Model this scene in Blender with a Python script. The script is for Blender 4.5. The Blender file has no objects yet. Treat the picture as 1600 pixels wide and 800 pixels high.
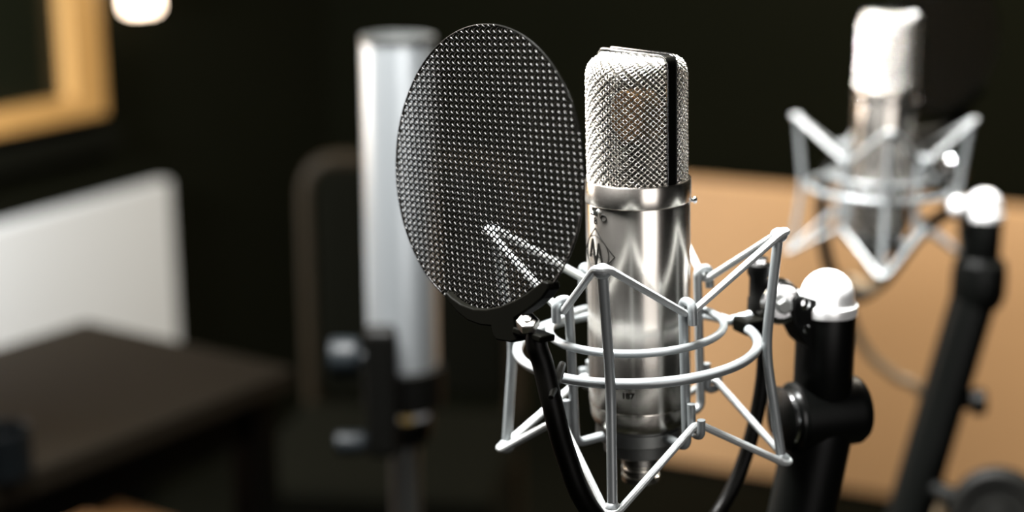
import bpy, math, random
from mathutils import Vector, Matrix
random.seed(7)
S = bpy.context.scene
COL = S.collection
PI = math.pi
rad = math.radians

# ------------------------------------------------------------------ camera, world, lights, exposure
PITCH = rad(14.1975)
CAM_Z = 1.45
cam_data = bpy.data.cameras.new('camera')
cam_data.sensor_width = 36.0
cam_data.lens = 54.78
cam_data.clip_start = 0.02
cam_data.clip_end = 60
cam_data.dof.use_dof = True
cam_data.dof.focus_distance = 0.778
cam_data.dof.aperture_fstop = 3.0
cam = bpy.data.objects.new('camera', cam_data)
COL.objects.link(cam)
cam.location = (0, 0, CAM_Z)
cam.rotation_euler = (PI / 2 - PITCH, 0, 0)
S.camera = cam

world = bpy.data.worlds.new('studio_ambient')
S.world = world
world.use_nodes = True
world.node_tree.nodes['Background'].inputs[0].default_value = (0.55, 0.62, 0.35, 1)
world.node_tree.nodes['Background'].inputs[1].default_value = 0.012

S.view_settings.view_transform = 'Standard'
S.view_settings.look = 'None'
S.view_settings.exposure = 0.0
S.view_settings.gamma = 1.0
S.view_settings.use_curve_mapping = False


def area(name, loc, target, sx, sy, power, color, spread=180):
    d = bpy.data.lights.new(name, 'AREA')
    d.shape = 'RECTANGLE'
    d.size, d.size_y = sx, sy
    d.energy = power
    d.color = color
    d.spread = rad(spread)
    o = bpy.data.objects.new(name, d)
    COL.objects.link(o)
    o.location = loc
    o.rotation_euler = (Vector(target) - Vector(loc)).to_track_quat('-Z', 'Y').to_euler()
    return o


area('ceiling_softbox', (-0.28, 1.00, 2.35), (0.05, 0.85, 1.2), 0.6, 0.6, 92, (1.0, 0.99, 0.97), 80)
area('window_daylight', (0.75, -0.95, 1.50), (0.07, 0.80, 1.22), 1.05, 1.6, 19, (1.0, 0.95, 0.92))
area('side_lamp', (-1.45, 1.75, 1.70), (0.07, 0.80, 1.22), 0.55, 1.2, 25, (1.0, 0.88, 0.79))
area('downlight_divider', (1.0, 2.3, 2.5), (0.75, 3.3, 0.50), 0.5, 0.5, 84, (1.0, 0.90, 0.75))
area('wall_washer', (-1.20, 2.12, 1.25), (-1.14, 3.0, 0.6), 0.25, 0.25, 36, (0.97, 0.985, 1.0))


# ------------------------------------------------------------------ materials
def lin(c):
    return tuple((x / 12.92 if x <= 0.04045 else ((x + 0.055) / 1.055) ** 2.4) for x in c)


def mat(name, color, rough=0.5, metal=0.0, noise=None, bump=None, coat=0.0, spec=0.5, emit=None, estr=0.0,
        stretch=(1, 1, 1), aniso=0.0):
    m = bpy.data.materials.new(name)
    m.use_nodes = True
    nt = m.node_tree
    b = nt.nodes['Principled BSDF']
    b.inputs['Base Color'].default_value = (*color, 1)
    b.inputs['Roughness'].default_value = rough
    b.inputs['Metallic'].default_value = metal
    b.inputs['Coat Weight'].default_value = coat
    b.inputs['Specular IOR Level'].default_value = spec
    if aniso:
        b.inputs['Anisotropic'].default_value = aniso
        b.inputs['Anisotropic Rotation'].default_value = 0.25
        tg = nt.nodes.new('ShaderNodeTangent')
        tg.direction_type = 'RADIAL'
        tg.axis = 'Z'
        nt.links.new(tg.outputs['Tangent'], b.inputs['Tangent'])
    if emit:
        b.inputs['Emission Color'].default_value = (*emit, 1)
        b.inputs['Emission Strength'].default_value = estr
    if noise or bump:
        tc = nt.nodes.new('ShaderNodeTexCoord')
        mp = nt.nodes.new('ShaderNodeMapping')
        mp.inputs['Scale'].default_value = stretch
        nt.links.new(tc.outputs['Object'], mp.inputs['Vector'])
        nz = nt.nodes.new('ShaderNodeTexNoise')
        nz.inputs['Detail'].default_value = 4
        nt.links.new(mp.outputs['Vector'], nz.inputs['Vector'])
        if noise:
            sc, col2 = noise
            nz.inputs['Scale'].default_value = sc
            mx = nt.nodes.new('ShaderNodeMix')
            mx.data_type = 'RGBA'
            mx.inputs[6].default_value = (*color, 1)
            mx.inputs[7].default_value = (*col2, 1)
            nt.links.new(nz.outputs['Fac'], mx.inputs[0])
            nt.links.new(mx.outputs[2], b.inputs['Base Color'])
        if bump:
            sc, st = bump
            nb = nt.nodes.new('ShaderNodeTexNoise')
            nb.inputs['Scale'].default_value = sc
            nt.links.new(mp.outputs['Vector'], nb.inputs['Vector'])
            bp = nt.nodes.new('ShaderNodeBump')
            bp.inputs['Strength'].default_value = st
            bp.inputs['Distance'].default_value = 0.0006
            nt.links.new(nb.outputs['Fac'], bp.inputs['Height'])
            nt.links.new(bp.outputs['Normal'], b.inputs['Normal'])
    return m


def gauze_material():
    m = bpy.data.materials.new('dark_gauze')
    m.use_nodes = True
    nt = m.node_tree
    b = nt.nodes['Principled BSDF']
    b.inputs['Base Color'].default_value = (0.03, 0.026, 0.018, 1)
    b.inputs['Metallic'].default_value = 0.5
    b.inputs['Roughness'].default_value = 0.6
    tc = nt.nodes.new('ShaderNodeTexCoord')
    wv = nt.nodes.new('ShaderNodeTexChecker')
    wv.inputs['Scale'].default_value = 2600
    nt.links.new(tc.outputs['Object'], wv.inputs['Vector'])
    rm = nt.nodes.new('ShaderNodeMapRange')
    rm.inputs['To Min'].default_value = 0.45
    rm.inputs['To Max'].default_value = 0.85
    nt.links.new(wv.outputs['Fac'], rm.inputs['Value'])
    nt.links.new(rm.outputs['Result'], b.inputs['Alpha'])
    return m


M = {
    'gauze': gauze_material(),
    'nickel': mat('satin_nickel', (0.56, 0.53, 0.485), 0.27, 1.0, noise=(9, (0.52, 0.49, 0.45)), stretch=(1, 1, 40), aniso=0.6),
    'nickel_dark': mat('dark_satin_metal', (0.16, 0.165, 0.16), 0.42, 0.9, noise=(12, (0.13, 0.135, 0.13))),
    'wire': mat('bright_nickel_wire', (0.80, 0.78, 0.73), 0.24, 1.0),
    'chrome': mat('polished_chrome', (0.86, 0.87, 0.88), 0.12, 1.0),
    'tubechrome': mat('satin_chrome', (0.40, 0.43, 0.45), 0.34, 0.75),
    'gold': mat('capsule_brass', (0.50, 0.28, 0.11), 0.35, 1.0),
    'diaphragm': mat('capsule_diaphragm', (0.50, 0.26, 0.10), 0.4, 0.7),
    'blackgloss': mat('black_lacquer', (0.002, 0.002, 0.0016), 0.2, 0.0, spec=0.25),
    'engrave': mat('engraved_black', (0.003, 0.003, 0.002), 0.6, 0.0, spec=0.1),
    'silver': mat('silver_grey_paint', (0.19, 0.205, 0.21), 0.38, 0.3, noise=(60, (0.17, 0.185, 0.19)), coat=0.3),
    'cord': mat('grey_white_elastic', (0.28, 0.295, 0.295), 0.45, 0.2, bump=(900, 0.35)),
    'black': mat('black_plastic', (0.0010, 0.0010, 0.0007), 0.45, 0.0, noise=(30, (0.0014, 0.0014, 0.001)), spec=0.015),
    'rubber': mat('black_rubber', (0.0009, 0.0009, 0.0006), 0.55, 0.0, noise=(60, (0.0012, 0.0012, 0.0009)), spec=0.08),
    'popwire': mat('black_metal_wire', (0.0012, 0.0012, 0.0009), 0.26, 0.0, spec=0.13),
    'standblack': mat('black_powder_coat', (0.0010, 0.0012, 0.0010), 0.38, 0.0, noise=(80, (0.0014, 0.0016, 0.0014)), spec=0.14),
    'capwhite': mat('satin_white_metal', (0.82, 0.83, 0.83), 0.28, 0.4),
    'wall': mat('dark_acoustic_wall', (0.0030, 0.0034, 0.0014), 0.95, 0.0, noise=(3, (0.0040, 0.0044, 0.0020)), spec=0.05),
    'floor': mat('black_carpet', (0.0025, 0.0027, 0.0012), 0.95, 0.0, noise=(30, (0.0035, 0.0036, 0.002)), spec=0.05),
    'tanwood': mat('tan_wood_veneer', (0.61, 0.37, 0.185), 0.5, 0.0, noise=(2.0, (0.56, 0.34, 0.172)), stretch=(1, 1, 14)),
    'goldwood': mat('honey_wood_frame', (0.46, 0.265, 0.088), 0.45, 0.0, noise=(4.0, (0.38, 0.21, 0.066)), stretch=(9, 9, 1)),
    'brownwood': mat('dark_brown_wood', (0.0066, 0.0044, 0.0018), 0.7, 0.0, noise=(5.0, (0.0055, 0.0041, 0.0019)), spec=0.15, stretch=(1, 8, 8)),
    'shelfwood': mat('red_brown_wood', (0.10, 0.05, 0.018), 0.6, 0.0, noise=(6, (0.08, 0.04, 0.014)), stretch=(1, 8, 8), spec=0.15),
    'white': mat('plain_white_paint', (0.56, 0.58, 0.59), 0.6, 0.0, noise=(5, (0.54, 0.56, 0.57))),
    'glass': mat('dark_window_glass', (0.006, 0.007, 0.004), 0.12, 0.0, spec=0.3),
    'mug': mat('blue_grey_ceramic', (0.004, 0.0055, 0.0065), 0.45, 0.0, spec=0.12),
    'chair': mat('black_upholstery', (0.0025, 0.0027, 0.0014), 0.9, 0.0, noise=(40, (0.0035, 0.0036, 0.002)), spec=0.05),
    'chairtrim': mat('brown_bentwood_trim', (0.020, 0.014, 0.006), 0.6, 0.0, noise=(6, (0.016, 0.011, 0.005)), spec=0.2),
    'lamp': mat('lit_lamp_shade', (0.9, 0.8, 0.7), 0.6, 0.0, emit=(1.0, 0.78, 0.58), estr=9.0),
    'labelwhite': mat('label_white', (0.85, 0.87, 0.9), 0.5),
    'labelgold': mat('label_gold', (0.65, 0.45, 0.13), 0.4),
    'cable': mat('dark_cable_jacket', (0.0009, 0.0008, 0.0005), 0.42, 0.0, spec=0.08),
    'cablegrey': mat('grey_brown_cable_jacket', (0.16, 0.12, 0.075), 0.5, 0.0),
}


# ------------------------------------------------------------------ mesh helpers
class MB:
    def __init__(self):
        self.v = []
        self.f = []

    def add(self, vs, fs):
        n = len(self.v)
        self.v.extend([tuple(p) for p in vs])
        self.f.extend([tuple(i + n for i in f) for f in fs])
        return self

    def box(self, c, s, m=None):
        x, y, z = s[0] / 2, s[1] / 2, s[2] / 2
        vs = [Vector((a * x, b * y, d * z)) for a in (-1, 1) for b in (-1, 1) for d in (-1, 1)]
        if m is not None:
            vs = [m @ p for p in vs]
        vs = [p + Vector(c) for p in vs]
        return self.add(vs, [(0, 1, 3, 2), (4, 6, 7, 5), (0, 4, 5, 1), (2, 3, 7, 6), (0, 2, 6, 4), (1, 5, 7, 3)])

    def lathe(self, prof, n=48, m=None, cap=True):
        """prof: list of (r, z); m: Matrix 4x4"""
        vs, fs = [], []
        k = len(prof)
        for r, z in prof:
            for i in range(n):
                t = 2 * PI * i / n
                p = Vector((r * math.cos(t), r * math.sin(t), z))
                vs.append(m @ p if m is not None else p)
        for j in range(k - 1):
            for i in range(n):
                i2 = (i + 1) % n
                fs.append((j * n + i, j * n + i2, (j + 1) * n + i2, (j + 1) * n + i))
        if cap:
            if prof[0][0] > 1e-7:
                fs.append(tuple(range(n - 1, -1, -1)))
            if prof[-1][0] > 1e-7:
                fs.append(tuple((k - 1) * n + i for i in range(n)))
        return self.add(vs, fs)

    def tube(self, path, r, n=12, closed=False, cap=True, radii=None):
        path = [Vector(p) for p in path]
        L = len(path)
        tang = []
        for i in range(L):
            if closed:
                t = path[(i + 1) % L] - path[i - 1]
            else:
                t = path[min(i + 1, L - 1)] - path[max(i - 1, 0)]
            tang.append(t.normalized() if t.length > 1e-12 else Vector((0, 0, 1)))
        ref = Vector((0, 0, 1)) if abs(tang[0].z) < 0.9 else Vector((1, 0, 0))
        nrm = (ref - tang[0] * ref.dot(tang[0])).normalized()
        vs, fs = [], []
        for i in range(L):
            t = tang[i]
            nrm = (nrm - t * nrm.dot(t)).normalized()
            b = t.cross(nrm)
            rr = radii[i] if radii else r
            for k in range(n):
                a = 2 * PI * k / n
                vs.append(path[i] + (nrm * math.cos(a) + b * math.sin(a)) * rr)
        for i in range(L if closed else L - 1):
            j = (i + 1) % L
            for k in range(n):
                k2 = (k + 1) % n
                fs.append((i * n + k, i * n + k2, j * n + k2, j * n + k))
        if cap and not closed:
            fs.append(tuple(range(n - 1, -1, -1)))
            fs.append(tuple((L - 1) * n + k for k in range(n)))
        return self.add(vs, fs)

    def ball(self, c, r, n=20, sq=(1, 1, 1)):
        prof = [(max(r * math.sin(PI * i / 12), 0), -r * math.cos(PI * i / 12)) for i in range(13)]
        prof[0] = (0.0, -r)
        prof[-1] = (0.0, r)
        m = Matrix.Translation(Vector(c)) @ Matrix.Diagonal((*sq, 1))
        return self.lathe(prof, n, m, cap=False)

    def extrude(self, poly, h0, h1, m=None):
        """poly: list of (x, y); extruded in z from h0 to h1; m maps to place"""
        n = len(poly)
        vs = [Vector((x, y, h0)) for x, y in poly] + [Vector((x, y, h1)) for x, y in poly]
        if m is not None:
            vs = [m @ p for p in vs]
        fs = [tuple(range(n - 1, -1, -1)), tuple(range(n, 2 * n))]
        fs += [(i, (i + 1) % n, n + (i + 1) % n, n + i) for i in range(n)]
        return self.add(vs, fs)

    def build(self, name, material, parent=None, smooth=True, angle=35, bevel=0.0, merge=False):
        me = bpy.data.meshes.new(name)
        me.from_pydata(self.v, [], self.f)
        if smooth:
            me.polygons.foreach_set('use_smooth', [True] * len(me.polygons))
            me.set_sharp_from_angle(angle=rad(angle))
        me.materials.append(material)
        me.update()
        o = bpy.data.objects.new(name, me)
        COL.objects.link(o)
        if parent is not None:
            o.parent = parent
        if bevel:
            b = o.modifiers.new('bevel', 'BEVEL')
            b.width = bevel
            b.segments = 3
            b.limit_method = 'ANGLE'
        return o


def empty(name, loc=(0, 0, 0), matrix=None):
    o = bpy.data.objects.new(name, None)
    o.empty_display_size = 0.05
    COL.objects.link(o)
    if matrix is not None:
        o.matrix_world = matrix
    else:
        o.location = loc
    return o


def tag(o, label, cat, group=None, kind=None):
    o['label'] = label
    o['category'] = cat
    if group:
        o['group'] = group
    if kind:
        o['kind'] = kind
    return o


def struct(o, label=None, cat=None):
    o['kind'] = 'structure'
    if label:
        o['label'] = label
    if cat:
        o['category'] = cat
    return o


def copy_tree(o, parent=None):
    c = o.copy()
    COL.objects.link(c)
    c.parent = parent
    for ch in list(o.children):
        copy_tree(ch, c)
    return c


def fillet(pts, r, n=6, closed=False):
    pts = [Vector(p) for p in pts]
    out = []
    L = len(pts)
    for i in range(L):
        if not closed and i in (0, L - 1):
            out.append(pts[i])
            continue
        p, a, b = pts[i], pts[i - 1], pts[(i + 1) % L]
        da, db = (a - p), (b - p)
        rr = min(r, da.length * 0.48, db.length * 0.48)
        s, e = p + da.normalized() * rr, p + db.normalized() * rr
        for k in range(n + 1):
            t = k / n
            out.append(s * (1 - t) ** 2 + p * 2 * t * (1 - t) + e * t * t)
    return out


def smooth_path(pts, n=8):
    pts = [Vector(p) for p in pts]
    out = []
    for i in range(len(pts) - 1):
        p0, p1, p2, p3 = pts[max(i - 1, 0)], pts[i], pts[i + 1], pts[min(i + 2, len(pts) - 1)]
        for k in range(n):
            t = k / n
            out.append(0.5 * ((2 * p1) + (p2 - p0) * t + (2 * p0 - 5 * p1 + 4 * p2 - p3) * t * t
                              + (3 * p1 - p0 - 3 * p2 + p3) * t ** 3))
    out.append(pts[-1])
    return out


def pt(ang, R, z):
    """point at azimuth ang (0 = towards the camera, positive to the right), radius and height in mm -> metres"""
    return Vector((R * math.sin(ang) * 0.001, -R * math.cos(ang) * 0.001, z * 0.001))


def orient(z, x=None):
    """3x3 matrix whose third axis is z"""
    z = Vector(z).normalized()
    x = Vector(x) if x is not None else (Vector((0, 0, 1)) if abs(z.z) < 0.9 else Vector((1, 0, 0)))
    x = (x - z * x.dot(z)).normalized()
    y = z.cross(x)
    return Matrix((x, y, z)).transposed()


def place(loc, z, x=None):
    return Matrix.Translation(Vector(loc)) @ orient(z, x).to_4x4()


# ------------------------------------------------------------------ the room
U = Vector((math.sin(rad(27)), math.cos(rad(27)), 0))       # runs along the window wall
V = Vector((math.cos(rad(25.25)), -math.sin(rad(25.25)), 0))  # runs along the divider wall
NL = Vector((math.cos(rad(27)), -math.sin(rad(27)), 0))     # window wall, pointing into the room
NR = Vector((-math.sin(rad(25.25)), -math.cos(rad(25.25)), 0))

ROOM_Z = 2.7
PL = Vector((-0.88, 3.40, 0))
PR = Vector((0.471, 3.579, 0)) - NR * 0.12


def isect(p, u, q, v):
    d = u.x * v.y - u.y * v.x
    w = q - p
    return p + u * ((w.x * v.y - w.y * v.x) / d)


far = isect(PL, U, PR, V)
c_left = far - U * 5.6
c_right = far + V * 4.6
c_near = c_left + V * 4.6


def slab(name, a, b, z0, z1, inward, thick, m):
    """wall between two ground points with its inner face on the line a-b"""
    d = (b - a).normalized()
    o = -inward * thick
    mb = MB()
    pts = [a - d * thick, b + d * thick, b + d * thick + o, a - d * thick + o]
    vs = [Vector((q.x, q.y, z0)) for q in pts] + [Vector((q.x, q.y, z1)) for q in pts]
    mb.add(vs, [(3, 2, 1, 0), (4, 5, 6, 7), (0, 1, 5, 4), (1, 2, 6, 5), (2, 3, 7, 6), (3, 0, 4, 7)])
    return struct(mb.build(name, m, smooth=False))


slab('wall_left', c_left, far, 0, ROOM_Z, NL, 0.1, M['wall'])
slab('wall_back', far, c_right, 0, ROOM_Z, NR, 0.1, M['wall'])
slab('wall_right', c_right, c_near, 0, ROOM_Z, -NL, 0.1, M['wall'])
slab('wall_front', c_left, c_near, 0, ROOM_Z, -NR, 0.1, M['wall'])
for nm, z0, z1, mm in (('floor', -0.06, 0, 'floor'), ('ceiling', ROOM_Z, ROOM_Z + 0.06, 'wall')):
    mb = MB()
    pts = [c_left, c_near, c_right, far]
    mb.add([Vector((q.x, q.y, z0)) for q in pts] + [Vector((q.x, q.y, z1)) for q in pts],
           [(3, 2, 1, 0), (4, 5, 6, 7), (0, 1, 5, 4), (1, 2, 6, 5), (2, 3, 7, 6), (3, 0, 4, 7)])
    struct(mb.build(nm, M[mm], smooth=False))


def onL(s, z, out=0.0):
    """point on the window wall: s metres along it from PL, out metres into the room"""
    q = PL + U * s + NL * out
    return Vector((q.x, q.y, z))


RL = Matrix((U, NL, Vector((0, 0, 1)))).transposed()          # box axes: along wall, out of wall, up


def lbox(mb, s0, s1, z0, z1, o0, o1):
    return mb.box(onL((s0 + s1) / 2, (z0 + z1) / 2, (o0 + o1) / 2), (s1 - s0, o1 - o0, z1 - z0), RL)


# window with honey wood frame on the left wall
win = struct(empty('window_1', onL(-0.55, 0.91)), 'control room window with thick honey coloured wood frame', 'window')
WINV = Matrix.Translation(-onL(-0.55, 0.91))


def wpart(name, s0, s1, z0, z1, o0, o1, m, bevel=0.004):
    mb = lbox(MB(), s0, s1, z0, z1, o0, o1)
    mb.v = [tuple(WINV @ Vector(p)) for p in mb.v]
    return mb.build(name, m, win, smooth=False, bevel=bevel)


wpart('frame_stile', -0.165, -0.07, 0.925, 2.02, 0.0, 0.05, M['goldwood'])
wpart('frame_stile', -1.25, -1.155, 0.925, 2.02, 0.0, 0.05, M['goldwood'])
wpart('frame_rail', -1.155, -0.165, 0.925, 0.972, 0.0, 0.05, M['goldwood'])
wpart('frame_rail', -1.155, -0.165, 1.96, 2.02, 0.0, 0.05, M['goldwood'])
wpart('pane', -1.155, -0.165, 0.972, 1.96, 0.004, 0.012, M['glass'], 0)
wpart('sill', -1.30, -0.02, 0.845, 0.895, 0.0, 0.045, M['chair'])

# ------------------------------------------------------------------ main microphone assembly frames
R3 = Matrix(((0.99601, 0.07034, -0.05494), (-0.07047, 0.99751, -0.00038), (0.05478, 0.00425, 0.99849)))
M_CAGE = Matrix.Translation((0.0629, 0.8025, 1.2777)) @ R3.to_4x4()
M_MIC = Matrix.Translation((0.0662, 0.8023, 1.2779)) @ R3.to_4x4() @ Matrix.Rotation(math.atan(0.0251), 4, 'Y')
ANG_A, ANG_I = -0.1965, 0.615
Q90 = PI / 2


# ------------------------------------------------------------------ microphone
def make_microphone(matrix):
    root = empty('microphone', matrix=matrix)
    R0 = 27.5
    mm = 0.001
    # body tube
    MB().lathe([(r * mm, z * mm) for r, z in ((26.6, 0.4), (27.3, -0.1), (27.5, -0.6), (27.5, -40), (27.5, -80),
               (27.5, -109.9), (27.2, -110.6))], 96, cap=False).build('body', M['nickel'], root)
    MB().lathe([(r * mm, z * mm) for r, z in ((26.0, -110.4), (27.25, -110.7), (27.3, -111.6), (26.9, -112.0), (26.8, -116.5),
               (26.3, -119.5), (25.2, -121.8), (23.7, -123.1), (20, -123.2))], 96, cap=False).build('lower_shell', M['nickel'], root)
    MB().lathe([(r * mm, z * mm) for r, z in ((22.8, -123.0), (22.8, -124.2), (24.0, -124.4), (24.2, -131.0), (23.6, -131.6), (20.2, -131.9),
               (19.8, -139.3), (19.0, -139.9), (9, -140))], 80, cap=False).build('base_nut', M['nickel_dark'], root)
    x = MB().lathe([(r * mm, z * mm) for r, z in ((10.4, -139.8), (10.4, -147.5), (9.6, -148.2), (9.6, -149.6), (10.5, -150.1), (10.5, -152.2),
                   (9.6, -152.7), (9.6, -154.0), (10.5, -154.5), (10.3, -157.6), (9.0, -158.6), (0, -158.6))], 56, cap=False)
    x.build('output_connector', M['wire'], root)
    # collar
    MB().lathe([(r * mm, z * mm) for r, z in ((26.0, 0.2), (27.9, 0.2), (28.05, 0.6), (28.05, 11.0), (27.7, 11.5), (26.9, 11.6), (25.5, 11.2))],
               96, cap=False).build('collar', M['nickel'], root)
    # head: frame band over sides and top
    TB = rad(41)
    sd = pt(TB, 1000, 0)
    fd = pt(TB - Q90, 1000, 0)
    up = Vector((0, 0, 1))
    HW, ZT = 3.2, 77.8

    def head(s, dd, z):
        return (sd * s + fd * dd + up * z) * mm

    path = fillet([Vector((26.6, 0, 10)), Vector((26.9, 0, ZT)), Vector((-26.9, 0, ZT)), Vector((-26.6, 0, 10))], 5.5, 8)
    mb = MB()
    vs, fs = [], []
    n = len(path)
    for i, q in enumerate(path):
        t = (path[min(i + 1, n - 1)] - path[max(i - 1, 0)]).normalized()
        nn = Vector((t.z, 0, -t.x)) * -1
        o_ = q - nn * 0.0
        i_ = q + nn * 1.5 * (1 if nn.dot(Vector((0, 0, 40)) - q) > 0 else -1)
        for w in (-HW, HW):
            vs.append(head(o_.x, w, o_.z))
            vs.append(head(i_.x, w, i_.z))
    for i in range(n - 1):
        a, b = i * 4, i * 4 + 4
        fs += [(a, a + 2, b + 2, b), (a + 1, b + 1, b + 3, a + 3), (a, b, b + 1, a + 1), (a + 2, a + 3, b + 3, b + 2)]
    mb.add(vs, fs)
    band = mb.build('head_frame_band', M['blackgloss'], root)
    for w in (-HW, HW):
        MB().tube([head(q.x, w, q.z) for q in path], 0.42 * mm, 8).build('chrome_edge', M['chrome'], band)
    # woven grille halves
    RG, PM = 26.0, rad(83)

    def surf(ph, q, side):
        s = RG * math.sin(ph)
        d0 = max(RG * math.cos(ph), HW)
        zv = 11.0
        Lv, Lc, Lf = 54.2, 15.0, 14.0
        rh = min(8.5, max(d0 - HW, 0.0))
        if q <= Lv:
            dd, z = d0, zv + q
        elif q <= Lv + Lc:
            t = (q - Lv) / Lc * PI / 2
            dd, z = d0 - rh * (1 - math.cos(t)), zv + Lv + 9.6 * math.sin(t)
        else:
            t = min((q - Lv - Lc) / Lf, 1.0)
            dd, z = d0 - rh - (d0 - rh - HW) * t, zv + Lv + 9.6 + 0.9 * t
        k = 1.0
        if z > 71:
            k = (21.5 + 5.4 * math.sqrt(max(0.0, 1 - ((z - 71) / 5.9) ** 2))) / 26.9
        return (sd * (s * k) + fd * (dd * side) + up * z)

    QT = 84.0
    for side in (1, -1):
        mb = MB()
        DP, DQ = 3.2, 2.75
        for fam in (1, -1):
            kmin = int(math.floor((-RG * PM) / DP - QT / DQ)) - 2
            for k in range(kmin, -kmin + 2):
                run = []
                runs = []
                steps = int(QT / DQ * 4)
                for j in range(steps + 1):
                    q = j * DQ / 4
                    # line p/DP + fam*q/DQ = k + .5*(fam>0)
                    pp = (k - fam * q / DQ) * DP
                    ph = pp / RG
                    if abs(ph) > PM:
                        if len(run) > 1:
                            runs.append(run)
                        run = []
                        continue
                    e = 0.02
                    c0 = surf(ph, q, side)
                    tu = surf(ph + e, q, side) - surf(ph - e, q, side)
                    tv = surf(ph, min(q + 0.4, QT), side) - surf(ph, q - 0.4, side)
                    nn = tu.cross(tv) * side
                    nn = nn.normalized() if nn.length > 1e-9 else up
                    # crossings lie every half step of q; weave over and under alternately
                    off = 0.42 * math.cos(PI * (2 * q / DQ - k * 1.0)) * fam
                    run.append((c0 + nn * off) * mm)
                if len(run) > 1:
                    runs.append(run)
                for rn in runs:
                    mb.tube(rn, 0.37 * mm, 5, cap=False)
        g = mb.build('grille_mesh', M['wire'], root, angle=80)
        g['kind'] = 'stuff'
        # fine dark gauze lining behind the coarse weave
        lb = MB()
        nu, nv = 40, 40
        vs = []
        for j in range(nv + 1):
            for i in range(nu + 1):
                ph = -PM + 2 * PM * i / nu
                c0 = surf(ph, QT * j / nv, side)
                mid = up * min(c0.z, 66.0)
                vs.append((mid + (c0 - mid) * 0.935) * mm)
        fs = [(j * (nu + 1) + i, j * (nu + 1) + i + 1, (j + 1) * (nu + 1) + i + 1, (j + 1) * (nu + 1) + i) for j in range(nv) for i in range(nu)]
        lb.add(vs, fs).build('grille_lining', M['gauze'], root)
    # capsule inside
    cap = MB().lathe([(0, -7 * mm), (13.0 * mm, -7 * mm), (14.4 * mm, -6 * mm), (14.4 * mm, 6 * mm), (13.0 * mm, 7 * mm), (0, 7 * mm)], 40,
                     place(head(0, 0, 44), fd, up), cap=False).build('capsule', M['gold'], root)
    for s_ in (1, -1):
        MB().lathe([(0, 0), (11.8 * mm, 0), (11.8 * mm, 0.4 * mm), (0, 0.4 * mm)], 32,
                   place(head(0, s_ * 7.1, 44), fd * s_, up), cap=False).build('diaphragm', M['diaphragm'], cap)
    MB().lathe([(5 * mm, 11 * mm), (5 * mm, 28 * mm), (9 * mm, 29 * mm), (9 * mm, 31 * mm), (0, 31 * mm)], 24).build('capsule_post', M['blackgloss'], root)

    # pattern switch on the front
    def wrap(x, y, off=0.1, ang0=rad(-54)):
        return pt(ang0 + x / R0, R0 + off, y)

    mb = MB()
    nx = 5
    vs, fs = [], []
    for i in range(nx):
        for y in (-5.0, -0.5):
            vs.append(wrap(-2.6 + 5.2 * i / (nx - 1) - 0.3, y, 0.12))
    for i in range(nx - 1):
        fs.append((i * 2, i * 2 + 2, i * 2 + 3, i * 2 + 1))
    sw = mb.add(vs, fs).build('switch_slot', M['engrave'], root)
    MB().ball(wrap(-1.2, -3.7, 0.8), 1.1 * mm, 16).build('switch_knob', M['chrome'], sw)
    MB().ball(wrap(3.4, -1.9, 0.4), 1.05 * mm, 14, (1, 1, 1)).build('pattern_mark', M['chrome'], root)
    for x0, y0, rr, lab in ((0.2, -6.6, 0.80, 1), (0.2, -8.3, 0.90, 1), (6.6, -5.2, 1.6, 0)):
        MB().tube([wrap(x0 + rr * 1.15 * math.cos(2 * PI * i / 24), y0 + rr * math.sin(2 * PI * i / 24), 0.06) for i in range(24)],
                  0.32 * mm, 6, closed=True).build('pattern_mark', M['engrave'], root)
    # screw with ball on the far right of the collar
    MB().lathe([(0, -3 * mm), (1.1 * mm, -3 * mm), (1.1 * mm, 1.2 * mm), (1.8 * mm, 1.6 * mm), (1.9 * mm, 2.6 * mm), (1.2 * mm, 3.4 * mm), (0, 3.6 * mm)], 20,
               place(pt(rad(88), 27.6, -0.6), pt(rad(88), 1, 0)), cap=False).build('side_screw', M['chrome'], root)
    # engraved emblem: diamond, circle and twin pointed letters
    YC = -25.2

    def line(pts, w, name, sub=10):
        mb = MB()
        for (x0, y0), (x1, y1) in zip(pts[:-1], pts[1:]):
            mb.tube([wrap(x0 + (x1 - x0) * i / sub, YC + y0 + (y1 - y0) * i / sub, 0.02) for i in range(sub + 1)], w * mm, 6)
        return mb.build(name, M['engrave'], root)

    h = 13.8
    line([(0, h), (h * 0.96, 0), (0, -h), (-h * 0.96, 0), (0, h)], 0.30, 'emblem_diamond')
    line([(9.6 * math.cos(2 * PI * i / 40), 9.6 * math.sin(2 * PI * i / 40)) for i in range(41)], 0.30, 'emblem_ring', 2)
    line([(-5.4, -2.6), (-2.6, 7.6), (0.3, -6.4), (2.8, 6.0), (5.6, -6.2)], 0.58, 'emblem_letters', 6)
    line([(-5.4, -0.4), (4.4, -1.6)], 0.36, 'emblem_letters', 6)
    # printed model number
    cu = bpy.data.curves.new('number', 'FONT')
    cu.body = '187'
    cu.size = 4.4
    cu.offset = 0.16
    cu.align_x = 'CENTER'
    to = bpy.data.objects.new('number', cu)
    COL.objects.link(to)
    me = bpy.data.meshes.new_from_object(to)
    COL.objects.unlink(to)
    bpy.data.objects.remove(to)
    for v in me.vertices:
        v.co = wrap(v.co.x * 1.05, -101.6 + v.co.y, 0.08, rad(-13.5))
    me.materials.append(M['engrave'])
    o = bpy.data.objects.new('printed_number', me)
    COL.objects.link(o)
    o.parent = root
    return root


mic = make_microphone(M_MIC)
tag(mic, 'large satin nickel studio microphone with woven mesh head in front, sharply in focus', 'microphone', 'studio microphones')


# ------------------------------------------------------------------ shock mount
BR = rad(117)


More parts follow.
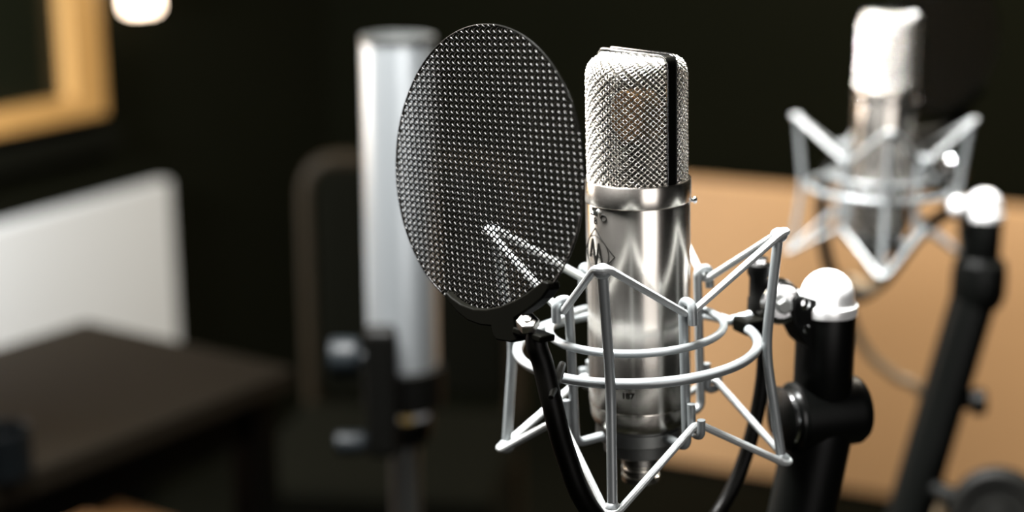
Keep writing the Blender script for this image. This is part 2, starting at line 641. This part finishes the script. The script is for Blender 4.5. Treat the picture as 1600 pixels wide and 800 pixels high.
def make_mount(matrix, bracket=True):
    root = empty('shock_mount', matrix=matrix)
    mm = 0.001
    MB().tube([pt(2 * PI * i / 96, 46.7, -70.1) for i in range(96)], 2.15 * mm, 14, closed=True).build('inner_ring', M['silver'], root)
    g0, g1 = BR + rad(9), BR + rad(351)
    arc = [pt(g0 + (g1 - g0) * i / 110, 64.5, -80.1) for i in range(111)]
    arc = [pt(BR + rad(2), 79, -75), pt(BR + rad(4), 72, -77.5)] + arc
    MB().tube(arc, 2.75 * mm, 14).build('outer_ring', M['silver'], root)
    for k in range(4):
        a = ANG_A + k * Q90
        tip = {0: 0.0}.get(k, 0.0)
        path = fillet([pt(a, 76.4, -18.0), pt(a, 75.8, -24), pt(a, 68.9, -80), pt(a, 75.8, -136), pt(a, 76.4, -142)], 14 * mm, 6)
        po = MB().tube(path, 2.65 * mm, 14).build('post', M['silver'], root)
        MB().ball(pt(a, 76.6, -18.6), 4.6 * mm, 18, (1, 1, 0.85)).build('post_tip', M['silver'], po)
        MB().ball(pt(a, 76.6, -142.0), 4.4 * mm, 18, (1, 1, 0.85)).build('post_tip', M['silver'], po)
        b = ANG_I + k * Q90
        path = fillet([pt(b, 24.3, -126.5), pt(b, 42.1, -126.5), pt(b, 42.1, -46.2), pt(b, 50.0, -46.2), pt(b, 50.3, -57.5)], 5.5 * mm, 7)
        ip = MB().tube(path, 2.5 * mm, 14).build('inner_post', M['silver'], root)
        path = fillet([pt(b, 46.8, -101), pt(b, 46.8, -117.0), pt(b, 54.6, -117.0), pt(b, 55.0, -107.5)], 4.2 * mm, 7)
        MB().tube(path, 2.2 * mm, 14).build('lower_hook', M['silver'], ip)
    for nm, Ro, zo, Ri, zi, sgn in (('upper_elastic_cord', 76.6, -17.2, 46.6, -51.6, 1), ('lower_elastic_cord', 76.6, -142.8, 50.6, -112.0, -1)):
        pts = []
        for k in range(4):
            a = ANG_A + k * Q90
            b = ANG_I + k * Q90
            w, wi = rad(2.6), rad(3.0)
            pts += [pt(a - w, Ro + 1.5, zo), pt(a, Ro + 4.6, zo + sgn * 0.6), pt(a + w, Ro + 1.5, zo)]
            pts += [pt(b - wi, Ri + 0.8, zi), pt(b, Ri - 0.6, zi), pt(b + wi, Ri + 0.8, zi)]
        MB().tube(fillet(pts, 2.2 * mm, 4, closed=True), 2.0 * mm, 10, closed=True).build(nm, M['cord'], root)
    # bracket towards the stand
    dr = pt(BR, 1000, 0)
    if bracket:
        tx = dr.cross(Vector((0, 0, 1)))
        m3 = Matrix((dr, tx, Vector((0, 0, 1)))).transposed()
        MB().box(pt(BR, 70, -80.5), (13 * mm, 16 * mm, 8.5 * mm), m3).build('bracket_block', M['black'], root, smooth=False, bevel=0.0015)
        MB().lathe([(0, -8 * mm), (11.0 * mm, -8 * mm), (12.2 * mm, -6.6 * mm), (12.2 * mm, 4.6 * mm), (11.0 * mm, 6.2 * mm), (8.6 * mm, 6.6 * mm), (8.2 * mm, 5.6 * mm), (0, 5.6 * mm)], 40,
                   place(pt(BR, 90, -70.5), pt(rad(10), 1, 0)), cap=False).build('swivel_disc', M['chrome'], root)
        MB().lathe([(0, 0), (4.8 * mm, 0), (4.8 * mm, 5 * mm), (3.6 * mm, 6 * mm), (0, 6 * mm)], 6,
                   place(pt(BR, 90, -70.5) + pt(rad(10), 5.6, 0), pt(rad(10), 1, 0)), cap=False).build('swivel_bolt', M['nickel_dark'], root, angle=20)
        MB().tube([pt(BR, 76, -78), pt(BR, 84, -75)], 4.4 * mm, 14).build('bracket_neck', M['black'], root)
    return root


mount = make_mount(M_CAGE)
tag(mount, 'silver grey wire cage shock mount holding the sharply focused front microphone', 'shock mount', 'wire cage shock mounts')

# ------------------------------------------------------------------ pop filter
DC = Vector((-0.014, 0.7615, 1.3005))
DU = Vector((0.6498, -0.7601, 0.0))
DV = Vector((0.0698, 0.0596, 0.9958))
DN = DU.cross(DV)            # points away from / towards camera
if DN.y > 0:
    DN = -DN
DRAD = 0.0725


def W(P):
    """microphone-frame millimetres -> world"""
    P = Vector(P)
    return Vector((0.0662, 0.8023, 1.2779)) + R3 @ (P * 0.001)


def make_pop_mesh(name, parent, c, u, v, nrm):
    mb = MB()
    R = DRAD * 1000
    fams = []
    a1, a2 = rad(-29), rad(44)
    s1, s2 = 2.35, 2.70
    d1 = (math.cos(a1), math.sin(a1))
    d2 = (math.cos(a2), math.sin(a2))
    cross = abs(d1[0] * d2[1] - d1[1] * d2[0])
    for (d, o, sp, osp, sg) in ((d1, d2, s1, s2, 1), (d2, d1, s2, s1, -1)):
        nn = (-d[1], d[0])
        K = int(R / sp) + 1
        for k in range(-K, K + 1):
            h = k * sp
            if abs(h) >= R - 0.3:
                continue
            half = math.sqrt(R * R - h * h)
            # parameter of crossings along this wire: spacing osp / cross
            step = osp / cross
            dot = d[0] * o[0] + d[1] * o[1]
            # crossing j of other family where nO . P = j*osp
            no = (-o[1], o[0])
            den = no[0] * d[0] + no[1] * d[1]
            base = no[0] * nn[0] * h + no[1] * nn[1] * h
            L = []
            t = -half
            n = max(2, int(2 * half / (step / 4)))
            for i in range(n + 1):
                t = -half + 2 * half * i / n
                j = (base + den * t) / osp
                off = sg * 0.40 * math.cos(PI * (j + k))
                x, y = nn[0] * h + d[0] * t, nn[1] * h + d[1] * t
                L.append(c + u * (x * 0.001) + v * (y * 0.001) + nrm * (off * 0.001))
            mb.tube(L, 0.00050, 5, cap=False)
    g = mb.build(name, M['popwire'], parent, angle=80)
    g['kind'] = 'stuff'
    rim = MB().tube([c + u * (DRAD * math.cos(2 * PI * i / 120)) + v * (DRAD * math.sin(2 * PI * i / 120)) for i in range(120)],
                    0.0006, 8, closed=True).build('rim', M['popwire'], parent)
    return g


def make_pop(base):
    root = empty('pop_filter', base)
    B = Vector(base)
    c = DC - B
    make_pop_mesh('filter_mesh', root, c, DU, DV, DN)
    # crescent holder in the plane of the disc
    inner = [(-19.0, -64.6), (-14, -66.6), (-6, -68.4), (4, -68.6), (14, -66.6), (24, -63.0), (34, -58.0), (43, -52.3), (50, -46.8), (53.5, -44.2)]
    outer = [(57.3, -44.4), (58.2, -47.5), (54, -53), (48, -58), (41, -63), (35.6, -66.8), (36.8, -73.0), (38.5, -77.3), (34, -79.2), (23, -80.4), (21, -79.0), (18.5, -74.5),
             (10, -75.8), (0, -75.6), (-8, -73.4), (-15, -70.0), (-19.8, -66.8)]
    poly = [(x * 0.001, y * 0.001) for x, y in inner + outer]
    mt = Matrix.Translation(c) @ Matrix((DU, DV, DN)).transposed().to_4x4()
    mb = MB().extrude(poly, -0.0035, 0.0045, mt)
    mb.build('holder', M['black'], root, smooth=False, bevel=0.0009)

    def dp(x, y, o=0.0):
        return c + DU * (x * 0.001) + DV * (y * 0.001) + DN * (o * 0.001)

    # hex nut and clamp tongue right of the stem
    MB().lathe([(0, -0.0022), (0.0050, -0.0022), (0.0056, -0.0016), (0.0056, 0.0022), (0.0050, 0.0028), (0.0024, 0.0028), (0.0022, 0.0040), (0, 0.0042)], 6,
               place(dp(44.2, -67.6, 3.0), (-0.12, -0.45, 1)), cap=False).build('hex_nut', M['nickel'], root, angle=20)
    MB().box(dp(45.5, -72.6, 0), (0.021, 0.010, 0.0036), Matrix((DU, DN, DV)).transposed()).build('clamp_tongue', M['black'], root, smooth=False, bevel=0.001)
    # gooseneck: from the clamp down under the cage and up beside the stand
    path = [dp(47.5, -72, 0), dp(48.5, -78, 0)] + [W(q) - B for q in
            ((-48.6, -86.9, -61.3), (-44.6, -91.4, -81.2), (-40.0, -91.2, -103.9), (-30.6, -87.8, -134.2),
             (-10, -70, -168), (12, -38, -187), (34, 5, -187), (50, 24, -169), (61, 32, -140), (67, 35, -108), (66.5, 37, -82), (65.2, 40, -60))]
    sp = smooth_path(path, 10)
    MB().tube(sp, 0.0044, 16, radii=[0.0053 - 0.0011 * min(1.0, max(0.0, (i - 55) / 30)) for i in range(len(sp))]).build('gooseneck', M['cable'], root)
    top = W((65.2, 40, -62)) - B
    MB().lathe([(0.0045, -0.026), (0.0058, -0.024), (0.0058, -0.006), (0.0052, -0.0045), (0.0052, 0.006), (0.0066, 0.0085), (0.0066, 0.0135), (0.0058, 0.0145), (0, 0.0145)], 28,
               Matrix.Translation(top), cap=False).build('end_sleeve', M['rubber'], root)
    MB().lathe([(0, 0.0140), (0.0050, 0.0145), (0.0050, 0.0172), (0.0030, 0.0182), (0, 0.0182)], 6, Matrix.Translation(top), cap=False).build('end_screw', M['chrome'], root, angle=20)
    # cable clip fastening the gooseneck to the cage ring
    q0, q1 = W((-43.6, -91.5, -72)) - B, W((-40.0, -72.5, -66)) - B
    MB().tube([q0 + (q0 - q1) * 0.35, q0, q0 * 0.5 + q1 * 0.5, q1], 0.0019, 8, radii=[0.0013, 0.0021, 0.0026, 0.0019]).build('cable_clip', M['blackgloss'], root)
    return root


pop = make_pop(W((-52, -86, -49)))
tag(pop, 'black metal mesh pop filter disc on a gooseneck in front of the sharp microphone', 'pop filter', 'mesh pop filters')


# ------------------------------------------------------------------ microphone stands
def make_stand(dome, lean, barrel_dz, knob_side, base_label=None, kind=0):
    """dome: world position of the cap centre; lean: dx per metre of drop below the joint"""
    dome = Vector(dome)
    zj = dome.z - barrel_dz
    foot = Vector((dome.x - lean[0] * zj, dome.y - lean[1] * zj, 0))
    root = empty('microphone_stand', foot)
    D = dome - foot
    J = Vector((D.x, D.y, zj))
    T = Matrix.Translation(D)
    prof = [(0, 0.0152)] + [(0.0150 * math.sin(PI / 2 * i / 8), 0.0152 * math.cos(PI / 2 * i / 8)) for i in range(1, 9)]
    prof += [(0.0152, -0.003), (0.0172, -0.0045), (0.0175, -0.0065), (0.0172, -0.010), (0.015, -0.0105)]
    MB().lathe(prof, 40, T, cap=False).build('dome_cap', M['capwhite'], root)
    MB().lathe([(0.0166, -0.0100), (0.0168, -0.0115), (0.0168, -(barrel_dz - 0.014)), (0.0150, -(barrel_dz - 0.010))], 40, T, cap=False).build('upper_tube', M['standblack'], root)
    ax = Vector((math.cos(rad(18)), math.sin(rad(18)), 0.02)).normalized()
    mj = place(J, ax, (0, 0, 1))
    if kind == 0:
        MB().lathe([(0, -0.019), (0.0185, -0.019), (0.0200, -0.0175), (0.0203, 0.017), (0.0203, 0.0205), (0.0185, 0.0235), (0, 0.0240)], 48, mj, cap=False).build('joint_barrel', M['standblack'], root)
        MB().lathe([(0.0, -0.0195), (0.0150, -0.0195), (0.0155, -0.0215), (0.0140, -0.0235), (0, -0.0235)], 40, mj, cap=False).build('joint_disc', M['chrome'], root)
        MB().lathe([(0.0, -0.0235), (0.0160, -0.0235), (0.0185, -0.0255), (0.0150, -0.0275), (0, -0.0285)], 40, mj, cap=False).build('joint_knob', M['standblack'], root)
    else:
        MB().lathe([(0.017, 0.020), (0.0225, 0.016), (0.0240, 0.004), (0.0240, -0.014), (0.0215, -0.022), (0.019, -0.026)], 40, Matrix.Translation(J), cap=False).build('clutch', M['standblack'], root)
    # lower tube down to the base
    dirn = (J - Vector((0, 0, 0.02)))
    mt = place((0, 0, 0.018), dirn, (1, 0, 0))
    LL = dirn.length
    rl = 0.0195 if kind == 0 else 0.0205
    MB().lathe([(rl, 0), (rl, LL - 0.012), (rl - 0.001, LL)], 40, mt).build('lower_tube', M['standblack'], root)
    MB().lathe([(0, 0.0), (0.150, 0.0), (0.152, 0.004), (0.150, 0.012), (0.06, 0.018), (0.034, 0.026), (0.030, 0.05), (0.0, 0.05)], 48, cap=False).build('base_plate', M['standblack'], root)
    return root, foot, D, J


DOME1 = (0.1782, 0.8476, 1.2124)
st, foot1, D1, J1 = make_stand(DOME1, (0.14, 0.0), 0.0700, 1)
tag(st, 'black stand with domed silver cap and swivel joint right behind the front microphone', 'stand', 'black microphone stands')
# yoke between the dome and the swivel disc
to_mic = (Vector(DOME1) - Vector((0.0629, 0.8025, 1.2124)))
to_mic.z = 0
yd = -to_mic.normalized()
ys = yd.cross(Vector((0, 0, 1)))
ym = Matrix.Translation(D1) @ Matrix((yd, Vector((0, 0, 1)), ys)).transposed().to_4x4()
poly = [(0.004, 0.000), (0.013, 0.001), (0.0225, 0.0045), (0.0265, 0.0035), (0.028, -0.003), (0.026, -0.012), (0.019, -0.024), (0.012, -0.030), (0.004, -0.030)]
MB().extrude(poly, -0.0085, 0.0095, ym).build('yoke', M['standblack'], st, smooth=False, bevel=0.0014)
for x, y, r_ in ((0.0205, -0.0005, 0.0030), (0.0185, -0.0150, 0.0024)):
    MB().lathe([(0, 0), (r_, 0), (r_, 0.0012), (r_ * 0.7, 0.0018), (0, 0.0018)], 16, ym @ Matrix.Translation((x, y, 0.0095)), cap=False).build('yoke_bolt', M['chrome'], st)
    MB().lathe([(0, 0), (r_, 0), (r_, -0.0012), (r_ * 0.7, -0.0018), (0, -0.0018)], 16, ym @ Matrix.Translation((x, y, -0.0085)), cap=False).build('yoke_bolt', M['chrome'], st)

# ------------------------------------------------------------------ second microphone with its mount, filter and stand
C2 = Vector((0.3345, 1.3885, 1.2260))       # cage axis at the height of the post tips
ROT2 = Matrix.Rotation(rad(2.3), 4, 'Z')
M_CAGE2 = Matrix.Translation(C2 + Vector((0, 0, 0.0178))) @ ROT2
mic2 = copy_tree(mic)
mic2.matrix_world = M_CAGE2
tag(mic2, 'blurred satin metal microphone standing behind on the right, before the wooden divider', 'microphone', 'studio microphones')
mount2 = copy_tree(mount)
mount2.matrix_world = M_CAGE2
tag(mount2, 'blurred silver wire cage shock mount around the far right microphone', 'shock mount', 'wire cage shock mounts')

DOME2 = (0.4195, 1.352, 1.1530)
st2, foot2, D2, J2 = make_stand(DOME2, (0.21, 0.0), 0.066, 1, kind=1)
tag(st2, 'blurred black leaning stand with shiny cap at the right edge behind', 'stand', 'black microphone stands')
a2 = M_CAGE2 @ pt(BR, 92, -76) - foot2
MB().tube(smooth_path([D2 + Vector((-0.012, 0, 0.0)), D2 + Vector((-0.028, 0.004, 0.004)), a2], 6), 0.0062, 14).build('arm', M['standblack'], st2)
MB().ball(D2 + Vector((-0.0255, -0.008, 0.002)), 0.0088, 20).build('arm_knob', M['capwhite'], st2)
kd = J2 * (0.885) + Vector((0.024, -0.006, 0.01))
MB().lathe([(0, -0.02), (0.007, -0.02), (0.007, 0), (0.012, 0.002), (0.0125, 0.012), (0.010, 0.015), (0, 0.016)], 20, place(kd, (1, -0.2, 0.1)), cap=False).build('tube_knob', M['standblack'], st2)
# round counterweight on a short bar
cw = Vector((0.4300, 1.28, 0.890)) - foot2
jt = J2 * (cw.z / J2.z)
MB().tube([jt, cw], 0.009, 14).build('weight_bar', M['standblack'], st2)
MB().lathe([(0, -0.030), (0.036, -0.030), (0.041, -0.026), (0.0425, -0.012), (0.0395, -0.010), (0.0395, -0.006), (0.0425, -0.004), (0.0425, 0.008), (0.0395, 0.010), (0.0395, 0.014),
            (0.0425, 0.016), (0.041, 0.028), (0.036, 0.032), (0.030, 0.032), (0.028, 0.028), (0.014, 0.028), (0.012, 0.034), (0, 0.035)], 48,
           place(cw, (-0.35, -1, 0.35)), cap=False).build('counterweight', M['rubber'], st2)


def make_pop2():
    B = Vector((0.395, 1.44, 1.16))
    root = empty('pop_filter', B)
    c = Vector((0.4120, 1.500, 1.2820)) - B
    u = Vector((0.88, 0.47, 0)).normalized()
    v = Vector((0, 0, 1))
    n = u.cross(v)
    if n.y > 0:
        n = -n
    m = Matrix((u, v, n)).transposed()
    src = [o for o in pop.children if o.name.startswith('filter_mesh')][0]
    rim = [o for o in pop.children if o.name.startswith('rim')][0]
    m0 = Matrix.Translation(DC - pop.location) @ Matrix((DU, DV, DN)).transposed().to_4x4()
    T = Matrix.Translation(c) @ m.to_4x4() @ m0.inverted()
    for o in (src, rim):
        q = o.copy()
        COL.objects.link(q)
        q.parent = root
        q.matrix_basis = T
    hold = [o for o in pop.children if o.name.startswith('holder')][0].copy()
    COL.objects.link(hold)
    hold.parent = root
    hold.matrix_basis = T
    low = c + u * 0.030 - v * 0.078
    A = lambda *q: Vector(q) - B
    path = [low, low + Vector((-0.02, 0.0, -0.012)), A(0.345, 1.49, 1.185), A(0.300, 1.455, 1.165), A(0.292, 1.43, 1.12), A(0.300, 1.41, 1.075), A(0.320, 1.40, 1.057), A(0.345, 1.395, 1.075),
            A(0.368, 1.385, 1.115), A(0.390, 1.37, 1.143), A(0.405, 1.362, 1.146)]
    MB().tube(smooth_path(path, 8), 0.0062, 14).build('gooseneck', M['cable'], root)
    return root


pop2 = make_pop2()
tag(pop2, 'faint dark pop filter disc behind the blurred far right microphone', 'pop filter', 'mesh pop filters')

xl2 = M_CAGE2 @ Vector((0, 0, -0.158))
cab = MB()
cb = Vector((xl2.x, xl2.y, 0.0))
path = [xl2 + Vector((0, 0, 0.004)), xl2 + Vector((0, 0, -0.02)), Vector((0.322, 1.45, 1.060)), Vector((0.335, 1.47, 1.010)), Vector((0.356, 1.475, 0.975)), Vector((0.380, 1.47, 0.955)),
        Vector((0.41, 1.46, 0.93)), Vector((0.43, 1.46, 0.80)), Vector((0.42, 1.50, 0.4)), Vector((0.40, 1.55, 0.05)), Vector((0.43, 1.62, 0.008)), Vector((0.6, 1.75, 0.007))]
cab.tube(smooth_path(path, 8), 0.0052, 12)
cbl = cab.build('microphone_cable', M['cablegrey'])
tag(cbl, 'grey brown cable drooping below the blurred far right microphone', 'cable')

# ------------------------------------------------------------------ low wooden divider on the right
dv0 = Vector((0.471, 3.579, 0)) - V * 0.19
div = empty('wooden_divider', dv0 + V * 1.0)
RD = Matrix((V, -NR, Vector((0, 0, 1)))).transposed()


def dpart(name, s0, s1, z0, z1, o0, o1, m, bevel=0.003):
    c_ = V * ((s0 + s1) / 2 - 1.0) - NR * ((o0 + o1) / 2) + Vector((0, 0, (z0 + z1) / 2))
    return MB().box(c_, (s1 - s0, o1 - o0, z1 - z0), RD).build(name, m, div, smooth=False, bevel=bevel)


dpart('panel', 0.0, 2.4, 0.015, 0.722, 0.0, 0.04, M['tanwood'])
dpart('foot_rail', 0.05, 2.35, 0.0, 0.015, 0.005, 0.035, M['standblack'])
tag(div, 'low tan wooden divider panel standing before the black back wall', 'divider')

# ------------------------------------------------------------------ white panel under the window
wp = empty('white_panel', onL(-0.36, 0.0, 0.03))


def ppart(name, s0, s1, z0, z1, o0, o1, m, bevel=0.004):
    mb = lbox(MB(), s0, s1, z0, z1, o0, o1)
    b = wp.location
    mb.v = [tuple(Vector(p) - b) for p in mb.v]
    return mb.build(name, m, wp, smooth=False, bevel=bevel)


ppart('panel_board', -1.2, 0.125, 0.12, 0.745, 0.012, 0.05, M['white'])
ppart('panel_foot', -0.95, -0.90, 0.0, 0.12, 0.015, 0.05, M['standblack'])
ppart('panel_foot', -0.05, 0.0, 0.0, 0.12, 0.015, 0.05, M['standblack'])
tag(wp, 'plain white board standing under the wood framed window', 'panel')

# wall lamp glowing beside the window
lm = empty('wall_lamp', onL(0.03, 1.118, 0.0))


def lpart(name, s0, s1, z0, z1, o0, o1, m, bevel=0.006):
    mb = lbox(MB(), s0, s1, z0, z1, o0, o1)
    mb.v = [tuple(Vector(p) - lm.location) for p in mb.v]
    return mb.build(name, m, lm, smooth=False, bevel=bevel)


lpart('lamp_shade', 0.024, 0.098, 1.130, 1.29, 0.02, 0.075, M['lamp'], 0.014)
lpart('lamp_mount', 0.035, 0.085, 1.15, 1.25, 0.0, 0.02, M['standblack'])
tag(lm, 'small glowing warm white wall lamp right of the wooden window frame', 'lamp')

# ------------------------------------------------------------------ table with a dark mug
tbc = Vector((-0.623, 2.187, 0))
e1 = (Vector((-0.691, 2.006, 0)) - tbc).normalized()
e1 = (-U * 0.9 + NL * -0.10).normalized()
e2 = Vector((-e1.y, e1.x, 0))
if e2.x < 0:
    e2 = -e2
tl, tw = 1.0, 0.40
tctr = tbc + e1 * tl / 2 + e2 * tw / 2
tb = empty('table', tctr)
RT = Matrix((e1, e2, Vector((0, 0, 1)))).transposed()
MB().box((0, 0, 0.785), (tl, tw, 0.03), RT).build('table_top', M['brownwood'], tb, smooth=False, bevel=0.004)
for a in (-1, 1):
    for b in (-1, 1):
        q = e1 * a * (tl / 2 - 0.04) + e2 * b * (tw / 2 - 0.04)
        MB().box((q.x, q.y, 0.385), (0.045, 0.045, 0.77), RT).build('leg', M['standblack'], tb, smooth=False, bevel=0.003)
    q = e2 * a * (tw / 2 - 0.04)
    MB().box((q.x, q.y, 0.74), (tl - 0.12, 0.02, 0.06), RT).build('apron', M['standblack'], tb, smooth=False, bevel=0.002)
tag(tb, 'dark brown wooden table in the blurred left foreground corner', 'table')

mg = empty('mug', (-0.552, 1.590, 0.8))
MB().lathe([(0, 0), (0.026, 0), (0.029, 0.003), (0.030, 0.055), (0.0285, 0.056), (0.027, 0.054), (0.026, 0.006), (0, 0.005)], 32, cap=False).build('cup', M['mug'], mg)
MB().tube(smooth_path([(-0.029, 0, 0.045), (-0.044, 0, 0.042), (-0.047, 0, 0.026), (-0.040, 0, 0.014), (-0.029, 0, 0.012)], 6), 0.0035, 10).build('handle', M['mug'], mg)
tag(mg, 'small blue grey mug standing at the edge of the dark table', 'mug')

MB().box((0, 0, 0.52), (tl - 0.02, tw - 0.02, 0.022), RT).build('lower_shelf', M['shelfwood'], tb, smooth=False, bevel=0.003)

# ------------------------------------------------------------------ chair behind the chrome tube
ch = empty('chair', (-0.18, 2.70, 0))
ch.rotation_euler = (0, 0, rad(-8))


def rr_path(w, h, r, z0, n=8):
    pts = [Vector((-w, 0, z0)), Vector((-w, 0, z0 + h)), Vector((w, 0, z0 + h)), Vector((w, 0, z0))]
    return fillet(pts, r, n)


bk = rr_path(0.19, 0.46, 0.075, 0.48)
MB().tube(bk, 0.014, 12).build('back_frame', M['chairtrim'], ch)
MB().box((0, 0, 0.72), (0.35, 0.03, 0.42)).build('backrest', M['chair'], ch, smooth=False, bevel=0.013)
MB().box((0, -0.20, 0.455), (0.42, 0.42, 0.06)).build('seat', M['chair'], ch, smooth=False, bevel=0.02)
for a in (-1, 1):
    for b in (0, -0.38):
        MB().tube([(a * 0.185, b, 0.49 if b == 0 else 0.43), (a * 0.195, b + (0.02 if b == 0 else -0.02), 0.0)], 0.013, 10).build('leg', M['chairtrim'], ch)
tag(ch, 'dim chair with rounded brown back frame behind the shiny tube', 'chair')

# ------------------------------------------------------------------ tall chrome tube on a clutch stand
pb = Vector((-0.1035, 1.415, 0))
ps = empty('tube_stand', pb)
MB().lathe([(0.028, 0.962), (0.0335, 0.966), (0.0338, 0.972), (0.0338, 1.293), (0.0330, 1.296), (0.0305, 1.296), (0.030, 1.289), (0, 1.289)], 64, cap=False).build('chrome_tube', M['tubechrome'], ps)
MB().lathe([(0.0342, 1.2915), (0.0345, 1.2975), (0.0325, 1.2985), (0.0300, 1.2975), (0.030, 1.2915)], 48, cap=False).build('end_rim', M['nickel_dark'], ps)
MB().lathe([(0.016, 0.905), (0.026, 0.912), (0.0275, 0.925), (0.0275, 0.955), (0.026, 0.9625), (0.010, 0.9625)], 48, cap=False).build('clutch', M['standblack'], ps)


def lab(a0, a1, z0, z1, r, m, name):
    vs, fs = [], []
    n = 8
    for i in range(n + 1):
        a = rad(a0 + (a1 - a0) * i / n)
        for z in (z0, z1):
            vs.append(Vector((r * math.sin(a), -r * math.cos(a), z)))
    for i in range(n):
        fs.append((i * 2, i * 2 + 2, i * 2 + 3, i * 2 + 1))
    return MB().add(vs, fs).build(name, m, ps)


lab(-35, 60, 0.937, 0.951, 0.0278, M['labelwhite'], 'label_band')
lab(-3, 22, 0.936, 0.952, 0.0280, M['labelgold'], 'label_mark')
MB().lathe([(0.0145, 0.02), (0.0145, 0.91)], 36, cap=False).build('lower_tube', M['nickel_dark'], ps)
MB().lathe([(0, 0), (0.14, 0), (0.142, 0.004), (0.14, 0.012), (0.04, 0.02), (0.026, 0.03), (0.024, 0.05), (0, 0.05)], 48, cap=False).build('base_plate', M['standblack'], ps)
# black clamp in front of the tube with knobs to its left
MB().box((-0.017, -0.048, 0.975), (0.030, 0.026, 0.125)).build('clamp_body', M['rubber'], ps, smooth=False, bevel=0.007)
MB().lathe([(0.0340, 0.945), (0.0385, 0.947), (0.0385, 0.985), (0.0340, 0.987)], 48, cap=False).build('clamp_band', M['rubber'], ps)
for z, r_, x0 in ((1.008, 0.019, -0.050), (0.925, 0.011, -0.046)):
    MB().lathe([(0, -0.014), (r_ * 0.9, -0.014), (r_, -0.010), (r_, 0.008), (r_ * 0.8, 0.013), (0.006, 0.014), (0.006, 0.030), (0, 0.030)], 28,
               place((x0, -0.050, z), (1, 0.05, 0)), cap=False).build('clamp_knob', M['mug'], ps)
tag(ps, 'tall shiny chrome tube with black clutch and clamp, blurred left of the mesh disc', 'stand')
